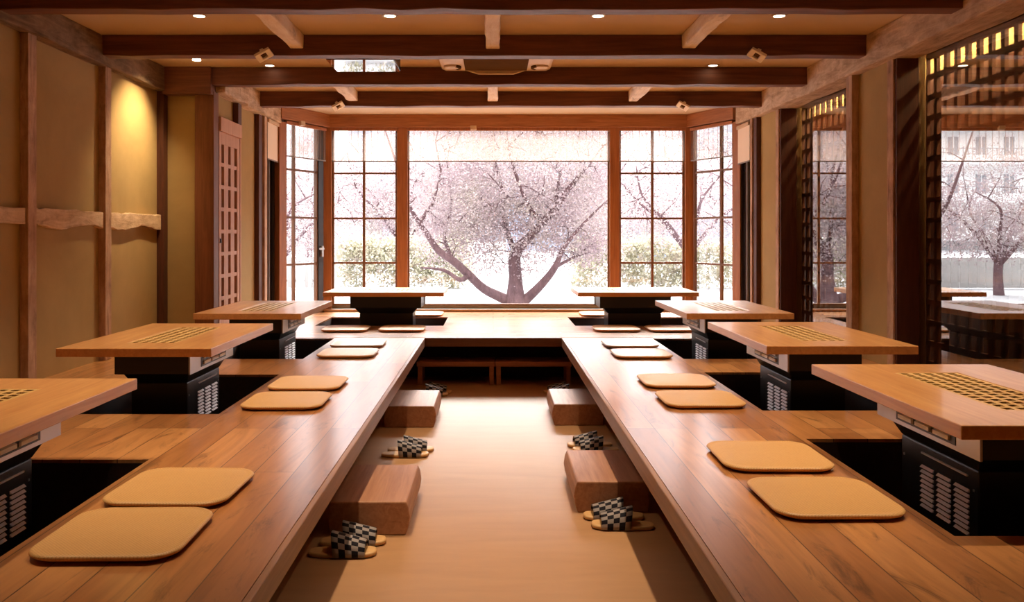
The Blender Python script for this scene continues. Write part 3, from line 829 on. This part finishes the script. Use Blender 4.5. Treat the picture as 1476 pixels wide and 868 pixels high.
# ------------------------------------------------------------------ slippers
def make_slipper():
    r = empty('slipper')
    n = 40; L, W = 0.135, 0.047
    pts = []
    for k in range(n):
        a = 2*PI*k/n
        ca, sa = math.cos(a), math.sin(a)
        x = L*math.copysign(abs(ca)**0.62, ca)
        w = W*(1+0.10*x/L)
        pts.append((x, w*math.copysign(abs(sa)**0.62, sa)))
    rings = []
    for ins, z in ((0.006, 0.0), (0.0, 0.004), (0.0, 0.014), (0.003, 0.018), (0.012, 0.0175)):
        rings.append([(p[0]*(1-ins/L), p[1]*(1-ins/W), z + 0.004*max(0, p[0]/L-0.3)) for p in pts])
    vs = [p for q in rings for p in q]; fs = [tuple(range(n-1, -1, -1)), tuple((len(rings)-1)*n+k for k in range(n))]
    for i in range(len(rings)-1):
        for k in range(n): fs.append((i*n+k, i*n+(k+1) % n, (i+1)*n+(k+1) % n, (i+1)*n+k))
    b = MB(); b.add(vs, fs); b.build('sole', M['sole'], r, 0, True)
    # checked cloth strap: arched band
    nu, nv = 9, 18
    b = MB(); uv = []
    for layer in (0, 1):
        for i in range(nu):
            u = i/(nu-1); x = -0.03 + 0.125*u
            hgt = (0.088-0.036*u) - layer*0.005; wid = 0.052+0.002*u - layer*0.004
            for j in range(nv):
                v = j/(nv-1); a = PI*v
                ca = math.cos(a); sa = math.sin(a)
                b.v.append((x - 0.012*sa*(1-u), wid*math.copysign(abs(ca)**0.75, ca), 0.006 + hgt*abs(sa)**0.8))
                uv.append((u*5.0, v*9.0))
    N = nu*nv
    for i in range(nu-1):
        for j in range(nv-1):
            q = (i*nv+j, i*nv+j+1, (i+1)*nv+j+1, (i+1)*nv+j)
            b.f.append(q); b.f.append(tuple(N+k for k in q[::-1]))
    for i in range(nu-1):
        for j in (0, nv-1):
            b.f.append((i*nv+j, (i+1)*nv+j, N+(i+1)*nv+j, N+i*nv+j))
    for j in range(nv-1):
        for i in (0, nu-1):
            b.f.append((i*nv+j, i*nv+j+1, N+i*nv+j+1, N+i*nv+j))
    st = b.build('strap', M['check'], r, 0, True, uv=uv); st['label'] = 'black and white checked strap'
    return r
sproto = make_slipper(); first = True
pairs = [
 (-1, -0.598, 3.355, 3.475, 0.03, 'in the nearest pair left of the aisle'),
 (-1, -0.505, 4.845, 4.955, 0.02, 'in the middle pair left of the aisle'),
 (-1, -0.490, 6.66, 6.77, 0.0, 'in the far pair behind the left step blocks'),
 (1, 0.560, 3.665, 3.785, -0.03, 'in the nearest pair right of the aisle'),
 (1, 0.600, 4.95, 5.07, 0.04, 'in the middle pair right of the aisle'),
 (1, 0.555, 6.66, 6.77, 0.0, 'in the far pair behind the right step blocks')]
for s, x, ya, yb, tw, where in pairs:
    for k, y in enumerate((ya, yb)):
        t = sproto if first else copy_tree(sproto); first = False
        a = (0 if s < 0 else PI) + tw + (0.03 if k else -0.02)
        dx = (0.022 if k else 0.0)*(1 if s < 0 else -1)
        t.location = (x+dx, y, 0.0005); t.rotation_euler = (0, 0, a)
        tag(t, ('rear' if k else 'front') + ' checked slipper ' + where, 'slipper', 'checked slippers on the aisle floor')

# ------------------------------------------------------------------ ceiling fittings
r = empty('air_conditioner', (0.022, 6.36, CEIL-0.004)); tag(r, 'beige ceiling cassette air conditioner between two dark beams', 'air conditioner')
MB().prism([(-.435, -.0), (-.435, -.02), (-.40, -.035), (.40, -.035), (.435, -.02), (.435, 0)], 'y', -.45, .43).build('casing', M['cream_metal'], r, 0.006)
boxo('intake_grille', (-.245, .245, -.40, .37, -.043, -.034), M['ac_grille'], r, 0.003)
MB().prism([(-.24, -.034), (-.14, -.066), (.14, -.066), (.24, -.034)], 'y', .385, .425).build('front_lip', M['cream_metal'], r, 0.004)
for sx in (-1, 1):
    f = MB().lathe([(0.058, -0.050), (0.066, -0.044), (0.066, -0.034)], 28, (sx*0.345, 0.24, 0)).build('air_flap', M['cream_metal'], r, 0, False)
    mb = MB()
    for k in range(10):
        a0 = PI*0.62*(k/10-0.5) + (0 if sx < 0 else PI); a1 = PI*0.62*((k+1)/10-0.5) + (0 if sx < 0 else PI)
        q = [(sx*0.345+R*math.cos(a), 0.24+R*math.sin(a)) for R, a in ((.052, a0), (.074, a0), (.074, a1), (.052, a1))]
        mb.prism(q, 'z', -.0525, -.036)
    mb.build('slot', M['ac_grille'], f)

r = empty('mirror_panel', (-0.955, 6.27, 2.52)); tag(r, 'square polished panel hanging under the ceiling left of the air conditioner', 'panel')
boxo('mirror_face', (-.24, .24, -.22, .22, -.002, .006), M['mirror'], r)
boxo('panel_frame', (-.243, .243, -.225, .222, .006, .10), M['dark_frame'], r)

WARM = (1.0, 0.79, 0.55)
def lamp(name, parent, energy, loc=(0, 0, 0), target=(0, 0, -1), size=2.3, blend=0.7, rad=0.03, col=WARM):
    L = bpy.data.lights.new(name, 'SPOT'); L.energy = energy; L.color = col
    L.spot_size = size; L.spot_blend = blend; L.shadow_soft_size = rad
    o = bpy.data.objects.new(name, L); COL.objects.link(o); o.parent = parent; o.location = loc
    o.rotation_euler = Vector(target).to_track_quat('-Z', 'Y').to_euler()
    return o
def make_downlight(energy, target=(0, 0, -1), size=1.2):
    r = empty('downlight')
    MB().lathe([(0.048, -0.001), (0.048, -0.006), (0.036, -0.007), (0.034, -0.002)], 32).build('trim_ring', M['cream'], r)
    MB().lathe([(0.034, -0.0065), (0.030, -0.0045), (0.0305, -0.003)], 32).build('lens', M['lamp'], r)
    lamp('bulb_light', r, energy, (0, 0, -0.012), target, size, 1.0)
    return r
DL = 140
dproto = make_downlight(DL)
dls = [
 (-1.81, 5.21, 'downlight far left in the near row of four'),
 (-0.636, 5.21, 'downlight inner left in the near row of four'),
 (0.645, 5.21, 'downlight inner right in the near row of four'),
 (1.76, 5.21, 'downlight far right in the near row of four'),
 (-1.78, 6.74, 'downlight over the farthest left table before the dark beam'),
 (1.75, 6.74, 'downlight over the farthest right table before the dark beam'),
 (-1.81, 4.02, 'added downlight above the middle left table out of view'),  # this row and the next are unseen, added to brighten the tables
 (-0.636, 4.02, 'added downlight above the left aisle edge at the middle tables out of view'),
 (0.645, 4.02, 'added downlight above the right aisle edge at the middle tables out of view'),
 (1.76, 4.02, 'added downlight above the middle right table out of view'),
 (-1.81, 2.85, 'added downlight above the nearest left table out of view'),
 (-0.636, 2.85, 'added downlight above the left aisle edge out of view'),
 (0.645, 2.85, 'added downlight above the right aisle edge out of view'),
 (1.76, 2.85, 'added downlight above the nearest right table out of view')]
for i, (x, y, lab) in enumerate(dls):
    if i == 4: dproto = make_downlight(DL*0.7, (0, -0.35, -1), 1.0); t = dproto
    elif i == 6: dproto = make_downlight(DL); t = dproto
    else: t = dproto if i == 0 else copy_tree(dproto)
    t.location = (x, y, CEIL); tag(t, lab, 'downlight', 'round ceiling downlights')
# wall washer
r = empty('ceiling_spotlight', (-2.25, 6.42, CEIL)); tag(r, 'small adjustable spotlight in the ceiling washing the left wall', 'spotlight')
MB().lathe([(0.045, -0.001), (0.045, -0.006), (0.033, -0.008), (0.031, -0.003)], 28).build('trim_ring', M['cream'], r)
MB().lathe([(0.031, -0.03), (0.028, -0.012), (0.031, -0.003)], 28).build('lens', M['lamp'], r)
lamp('bulb_light', r, 140, (0, 0, -0.035), (-0.43, -0.03, -0.66), 1.55, 1.0, 0.03, (1.0, 0.74, 0.42))

def beam_spot(x, y, z, roll, label):
    r = empty('beam_spotlight', (x, y, z)); tag(r, label, 'spotlight', 'square tilted spotlights on the beams')
    Mx = Matrix.Rotation(roll, 4, 'Y') @ Matrix.Rotation(math.radians(-24), 4, 'X')
    h = MB().slab_with_holes(-.055, .055, -.042, .042, [(-.020, .020, -.024, .024)], -.010, .010)
    h.v = [tuple(Mx @ Vector(p)) for p in h.v]
    h.build('housing', M['spot_white'], r, 0.003)
    MB().box(-.026, .026, -.032, .032, .006, .016, Mx).build('lamp_face', M['ac_grille'], r)
    MB().box(-.012, .012, -.012, .012, .010, .05, Mx).build('mount_arm', M['spot_white'], r)
beam_spot(-1.54, 5.685, 2.475, -0.5, 'tilted square spotlight on the left of the beam before the air conditioner')
beam_spot(1.77, 5.685, 2.475, 0.5, 'tilted square spotlight on the right of the beam before the air conditioner')
beam_spot(-1.455, 7.945, 2.475, -0.5, 'small tilted spotlight on the left of the beam nearest the windows')
beam_spot(1.78, 7.945, 2.475, 0.5, 'small tilted spotlight on the right of the beam nearest the windows')

# ------------------------------------------------------------------ outdoors
GZ = 0.12
struct(boxo('ground', (-70, 70, BACK+0.16, 130, GZ-0.3, GZ), M['paving']), 'pale sunlit paving outside the windows', 'ground')

def petals(centers, n_each, spread, size, seed):
    g = np.random.default_rng(seed)
    C_ = np.repeat(np.asarray(centers), n_each, axis=0)
    P = C_ + g.normal(0, spread, C_.shape)*np.array([1, 1, 0.8])
    n = len(P)
    a = g.normal(size=(n, 3)); a /= np.linalg.norm(a, axis=1)[:, None]
    b = g.normal(size=(n, 3)); b -= (a*b).sum(1)[:, None]*a; b /= np.linalg.norm(b, axis=1)[:, None]
    s = size*g.uniform(0.55, 1.25, (n, 1))
    V = np.stack([P-a*s, P-b*s*0.7, P+a*s, P+b*s*0.7], 1).reshape(-1, 3)
    return V, np.arange(4*n).reshape(-1, 4)

def mesh_np(name, V, F, mat, parent):
    me = bpy.data.meshes.new(name)
    me.vertices.add(len(V)); me.vertices.foreach_set('co', V.astype(np.float32).ravel())
    me.loops.add(F.size); me.loops.foreach_set('vertex_index', F.ravel().astype(np.int32))
    me.polygons.add(len(F)); me.polygons.foreach_set('loop_start', (np.arange(len(F))*F.shape[1]).astype(np.int32))
    me.update(calc_edges=True); me.materials.append(mat)
    o = bpy.data.objects.new(name, me); COL.objects.link(o); o.parent = parent
    return o

def smooth_path(pts, rad, k=4):
    P_ = [Vector(p) for p in pts]; out = []; ro = []
    for i in range(len(P_)-1):
        a, b, c_, d = P_[max(i-1, 0)], P_[i], P_[i+1], P_[min(i+2, len(P_)-1)]
        for q in range(k):
            t = q/k
            out.append(0.5*((2*b) + (c_-a)*t + (2*a-5*b+4*c_-d)*t*t + (3*b-a-3*c_+d)*t**3)); ro.append(rad[i]*(1-t)+rad[i+1]*t)
    out.append(P_[-1]); ro.append(rad[-1])
    return out, ro

def tree(label, base, limbs, crown, n_clusters, n_each, size, seed, spread=0.10, twigs=0.5, name='cherry_tree'):
    """limbs: list of (points, radii) relative to base; crown: list of ellipsoids (cx,cy,cz,rx,ry,rz)"""
    rr = random.Random(seed)
    r = empty(name, base); tag(r, label, 'tree', 'cherry trees in bloom outside')
    mb = MB(); nodes = []
    for pts, rad in limbs:
        pts, rad = smooth_path(pts, rad)
        mb.tube(pts, rad, 8)
        for i in range(len(pts)-1):
            for q in range(1):
                nodes.append((Vector(pts[i]).lerp(Vector(pts[i+1]), q/4)))
    cen = []
    vols = [e[3]*e[4]*e[5] for e in crown]
    while len(cen) < n_clusters:
        e = rr.choices(crown, vols)[0]
        p = Vector((rr.uniform(-1, 1), rr.uniform(-1, 1), rr.uniform(-1, 1)))
        if p.length > 1 or (p.length < 0.45 and rr.random() < 0.5): continue
        cen.append(Vector((e[0]+p.x*e[3], e[1]+p.y*e[4], e[2]+p.z*e[5])))
    for c_ in cen:
        if rr.random() > twigs: continue
        nd = min((n_ for n_ in nodes if n_.z < c_.z+0.4), key=lambda n_: (n_-c_).length_squared, default=None)
        if nd is None: continue
        d = (c_-nd).length
        if d > 2.2: continue
        mid = nd.lerp(c_, 0.5) + Vector((rr.uniform(-.12, .12), rr.uniform(-.12, .12), rr.uniform(0.0, .18)))*min(1, d)
        w = 0.007+0.007*min(d, 1.5)
        mb.tube([nd, mid, c_], [w, w*0.7, w*0.35], 4)
        nodes.append(mid)
    mb.build('trunk', M['bark'], r, 0, True)
    V, F = petals([tuple(c_) for c_ in cen], n_each, spread, size, seed)
    mesh_np('blossom', V, F, M['petal'], r)
    return r

# main tree, three leaning stems
YT = 13.0
def P(x, y, dy=0.0):
    s = YT/1220
    return ((x-711)*s - 0.34, dy, 1.27-(y-338)*s - GZ)
limbs = [
 ([P(743, 452), P(743, 430), P(743, 400, .05), P(743, 366, .08), P(763, 342, .0), P(782, 320, -.1), P(801, 301, -.15), P(816, 276, -.2), P(850, 235, -.3)], [.20, .15, .10, .095, .065, .058, .05, .04, .015]),
 ([P(801, 301, -.15), P(802, 280, -.1), P(808, 245, 0)], [.042, .032, .012]),
 ([P(782, 320, -.1), P(763, 301, -.2), P(745, 260, -.3), P(728, 205, -.4)], [.04, .033, .025, .012]),
 ([P(743, 366, .08), P(728, 320, .3), P(722, 260, .5), P(700, 190, .6)], [.05, .035, .028, .014]),
 ([P(738, 440), P(727, 431), P(698, 416, -.1), P(676, 395, -.2), P(655, 376, -.25), P(633, 360, -.3), P(617, 336, -.3), P(608, 323, -.35), P(592, 295, -.4), P(580, 250, -.5), P(560, 190, -.5)], [.11, .085, .07, .062, .06, .052, .04, .034, .028, .02, .01]),
 ([P(608, 323, -.35), P(618, 305, -.35), P(628, 290, -.4), P(640, 240, -.4)], [.028, .026, .02, .008]),
 ([P(676, 395, -.2), P(664, 402, -.3), P(642, 388, -.4), P(610, 384, -.5)], [.045, .036, .024, .01]),
 ([P(655, 376, -.25), P(640, 340, .1), P(650, 290, .3), P(640, 220, .5)], [.035, .025, .02, .01]),
 ([P(748, 440), P(759, 431), P(779, 410, -.15), P(798, 385, -.25), P(812, 354, -.3), P(840, 320, -.4), P(870, 290, -.5)], [.11, .08, .065, .05, .03, .02, .01]),
 ([P(798, 385, -.25), P(830, 370, 0), P(865, 360, .2)], [.03, .02, .01])]
crown = [(0.0, 0.1, 2.15, 1.75, 1.1, 0.95), (-0.9, -.1, 1.55, 0.8, .9, .65), (0.8, 0, 1.5, 0.9, .9, .75), (0.2, .2, 2.9, 1.9, 1.2, .6), (0.0, .3, 1.35, 1.3, .8, .55), (0.2, .3, 1.0, 1.5, .7, .5), (1.2, .2, 1.1, .5, .7, .4), (-1.2, .1, 1.1, .45, .7, .4)]
tree('forked cherry tree in full bloom filling the picture window', (0.34, YT, GZ), limbs, crown, 1650, 48, 0.019, 3, 0.12, 0.2)

def simple_limbs(h0, spread, seed, r0=0.085):
    rr = random.Random(seed); out = []
    out.append(([(0, 0, -0.05), (0.02, 0, h0*0.5), (0, 0.02, h0)], [r0*1.25, r0, r0*0.9]))
    for k in range(5):
        a = 2*PI*k/5 + rr.uniform(-.3, .3)
        p1 = (math.cos(a)*spread*.3, math.sin(a)*spread*.3, h0+spread*0.35)
        p2 = (math.cos(a)*spread*.62, math.sin(a)*spread*.62, h0+spread*rr.uniform(.6, .8))
        p3 = (math.cos(a+.3)*spread*.9, math.sin(a+.3)*spread*.9, h0+spread*rr.uniform(.85, 1.1))
        out.append(([(0, 0, h0-0.05), p1, p2, p3], [r0*.6, r0*.42, r0*.26, r0*.1]))
    return out
def ctree(label, x, y, h0, sp, n, size, seed, n_each=26):
    tree(label, (x, y, GZ), simple_limbs(h0, sp, seed), [(0, 0, h0+sp*0.75, sp, sp, sp*0.72), (0.3*sp, 0, h0+sp*.45, sp*.8, sp*.8, sp*.4), (-.4*sp, 0, h0+sp*.5, sp*.7, sp*.7, sp*.4)], n, n_each, size, seed, 0.13, 0.22)
ctree('single-trunk cherry tree by the pale fence mirrored in the near right glass', -4.07, 16.0, 0.62, 1.45, 520, 0.021, 41, 40)
ctree('cherry tree outside the right lattice window', 3.82, 16.5, 0.8, 1.65, 520, 0.024, 42, 30)
ctree('blossom tree outside the left lattice window', -2.2, 20.7, 0.9, 2.0, 620, 0.034, 43, 34)
ctree('blossom tree seen low behind the forked cherry tree', 3.05, 22.0, 0.9, 2.2, 720, 0.036, 44, 34)
ctree('blossom tree beyond the right bay window', 8.9, 22.0, 0.9, 2.3, 720, 0.036, 45, 34)
ctree('distant blossom tree past the left bay window', -6.1, 28.0, 1.2, 2.4, 600, 0.046, 46, 34)
ctree('tall distant blossom tree rising behind the picture window', -1.2, 31.0, 1.5, 3.4, 900, 0.05, 47, 34)
ctree('distant blossom tree to the right of the tall one', 5.6, 30.0, 1.5, 3.0, 900, 0.05, 48, 34)

# hedge
for x0, x1, n, sd, lab in ((-3.3, -0.5, 520, 6, 'pale loose hedge outside the left lattice window'), (1.7, 8.5, 1100, 7, 'pale yellow-green hedge outside the right windows')):
    g = np.random.default_rng(sd)
    cen = np.stack([g.uniform(x0, x1, n), g.uniform(17.8, 18.35, n), GZ + 0.05 + g.uniform(0, 1, n)**0.8*1.0], 1)
    V, F = petals(cen, 26, 0.09, 0.034, sd)
    h = mesh_np('hedge', V, F, M['leaf'], None); tag(h, lab, 'hedge', kind='stuff')

# fence
r = empty('board_fence', (0, 17.9, GZ)); tag(r, 'pale vertical board fence behind the single-trunk cherry tree', 'fence')
mb = MB(); x = -7.5
while x < -3.7:
    mb.box(x, x+0.17, -.012, .012, 0.02, 0.66); x += 0.185
mb.build('boards', M['fence'], r)
MB().box(-7.5, -3.55, .012, .05, 0.50, 0.56).box(-7.5, -3.55, .012, .05, .14, .20).build('rails', M['fence'], r)

# buildings
r = empty('apartment_building', (-23.5, 62.0, GZ)); tag(r, 'white block with balconies far outside on the left', 'building')
boxo('wall', (-12, 11.5, 0, 8, 0, 11), M['house_white'], r)
for zf in (0.6, 3.35, 6.1, 8.8):
    b = boxo('balcony', (-12.2, 11.7, -1.3, 0, zf+0.1, zf+0.75), M['house_white'], r)
    mb = MB(); x = -12.1
    while x < 11.6:
        mb.box(x, x+0.05, -1.28, -1.24, zf+0.75, zf+1.2); x += 0.35
    mb.box(-12.2, 11.7, -1.29, -1.23, zf+1.2, zf+1.26)
    mb.build('railing', M['pane_grey'], b)
    for k in range(11):
        xx = -11.2 + k*2.05
        w = boxo('window', (xx, xx+0.75, -0.06, 0.0, zf+0.75, zf+2.2), M['pane_grey'], r)
        boxo('mullion', (xx+0.34, xx+0.41, -0.1, -0.06, zf+0.75, zf+2.2), M['house_white'], w)
r = empty('house', (5.9, 36.0, GZ)); tag(r, 'pale blue house with grey roof outside on the right', 'house')
boxo('wall', (-2.6, 2.6, 0, 5, 0, 2.7), M['house_blue'], r)
MB().prism([(-2.9, 2.6), (2.9, 2.6), (0, 3.9)], 'y', -.3, 5.3).build('roof', M['roof_grey'], r)
for xx in (-1.7, 0.5):
    w = boxo('window', (xx, xx+1.0, -.05, 0, 1.0, 2.0), M['pane_grey'], r)
    boxo('mullion', (xx+.47, xx+.53, -.08, -.05, 1.0, 2.0), M['house_white'], w)
r = empty('house', (-5.9, 42.0, GZ)); tag(r, 'low beige house with dark grey roof outside on the left', 'house')
boxo('wall', (-1.9, 1.9, 0, 5, 0, 2.0), M['house_beige'], r)
MB().prism([(0-.4, 1.95), (5.4, 1.95), (2.5, 3.1)], 'x', -2.2, 2.2).build('roof', M['roof_grey'], r)
for xx in (-1.2, 0.4):
    w = boxo('window', (xx, xx+.8, -.05, 0, .8, 1.6), M['pane_grey'], r)
    boxo('mullion', (xx+.37, xx+.43, -.08, -.05, .8, 1.6), M['house_white'], w)
r = empty('house', (6.0, 60.0, GZ)); tag(r, 'pale two-storey house far behind the picture window', 'house')
boxo('wall', (-5, 5, 0, 8, 0, 6), M['house_blue'], r)
MB().prism([(-5.4, 5.9), (5.4, 5.9), (0, 8.2)], 'y', -.5, 8.5).build('roof', M['roof_grey'], r)
for xx in (-3.5, -0.6, 2.2):
    w = boxo('window', (xx, xx+1.3, -.06, 0, 3.4, 4.8), M['pane_grey'], r)
    boxo('mullion', (xx+.61, xx+.69, -.1, -.06, 3.4, 4.8), M['house_white'], w)

# ------------------------------------------------------------------ daylight
w = bpy.data.worlds.new('sky'); S.world = w; w.use_nodes = True
nt = w.node_tree; nt.nodes.clear()
out = nt.nodes.new('ShaderNodeOutputWorld'); bg = nt.nodes.new('ShaderNodeBackground')
tc = nt.nodes.new('ShaderNodeTexCoord'); sp = nt.nodes.new('ShaderNodeSeparateXYZ')
nt.links.new(tc.outputs['Generated'], sp.inputs[0])
rp = nt.nodes.new('ShaderNodeValToRGB'); e = rp.color_ramp.elements
e.new(0.5)
e[0].position = 0.10; e[0].color = (0.092, 0.092, 0.108, 1)      # hazy horizon
e[1].position = 0.30; e[1].color = (0.62, 0.64, 0.68, 1)
e[2].position = 0.60; e[2].color = (1.0, 1.0, 1.0, 1)         # bright thin overcast above
nt.links.new(sp.outputs[2], rp.inputs[0]); nt.links.new(rp.outputs[0], bg.inputs[0])
bg.inputs[1].default_value = 8.0
nt.links.new(bg.outputs[0], out.inputs[0])
sun = bpy.data.lights.new('sun', 'SUN'); sun.energy = 27.0; sun.angle = 0.75; sun.color = (1.0, 0.96, 0.92)
so = bpy.data.objects.new('sun', sun); COL.objects.link(so)
so.rotation_euler = Vector((-0.12, -1.0, -0.92)).to_track_quat('-Z', 'Y').to_euler()

# ------------------------------------------------------------------ camera
cam = bpy.data.cameras.new('camera'); co = bpy.data.objects.new('camera', cam); COL.objects.link(co)
co.location = (0, 0, 1.27); co.rotation_euler = (PI/2, 0, 0)
cam.sensor_width = 36; cam.lens = 1220/1476*36
cam.shift_x = 27/1476; cam.shift_y = -96/1476
cam.clip_end = 500
S.camera = co

# ------------------------------------------------------------------ view
S.view_settings.view_transform = 'Standard'; S.view_settings.look = 'None'
S.view_settings.exposure = 0.12; S.view_settings.gamma = 1.0; S.view_settings.use_curve_mapping = False
cy = S.cycles
cy.use_denoising = True
cy.max_bounces = 10; cy.diffuse_bounces = 5; cy.glossy_bounces = 4; cy.transparent_max_bounces = 24
cy.sample_clamp_indirect = 6.0; cy.caustics_reflective = False; cy.caustics_refractive = False
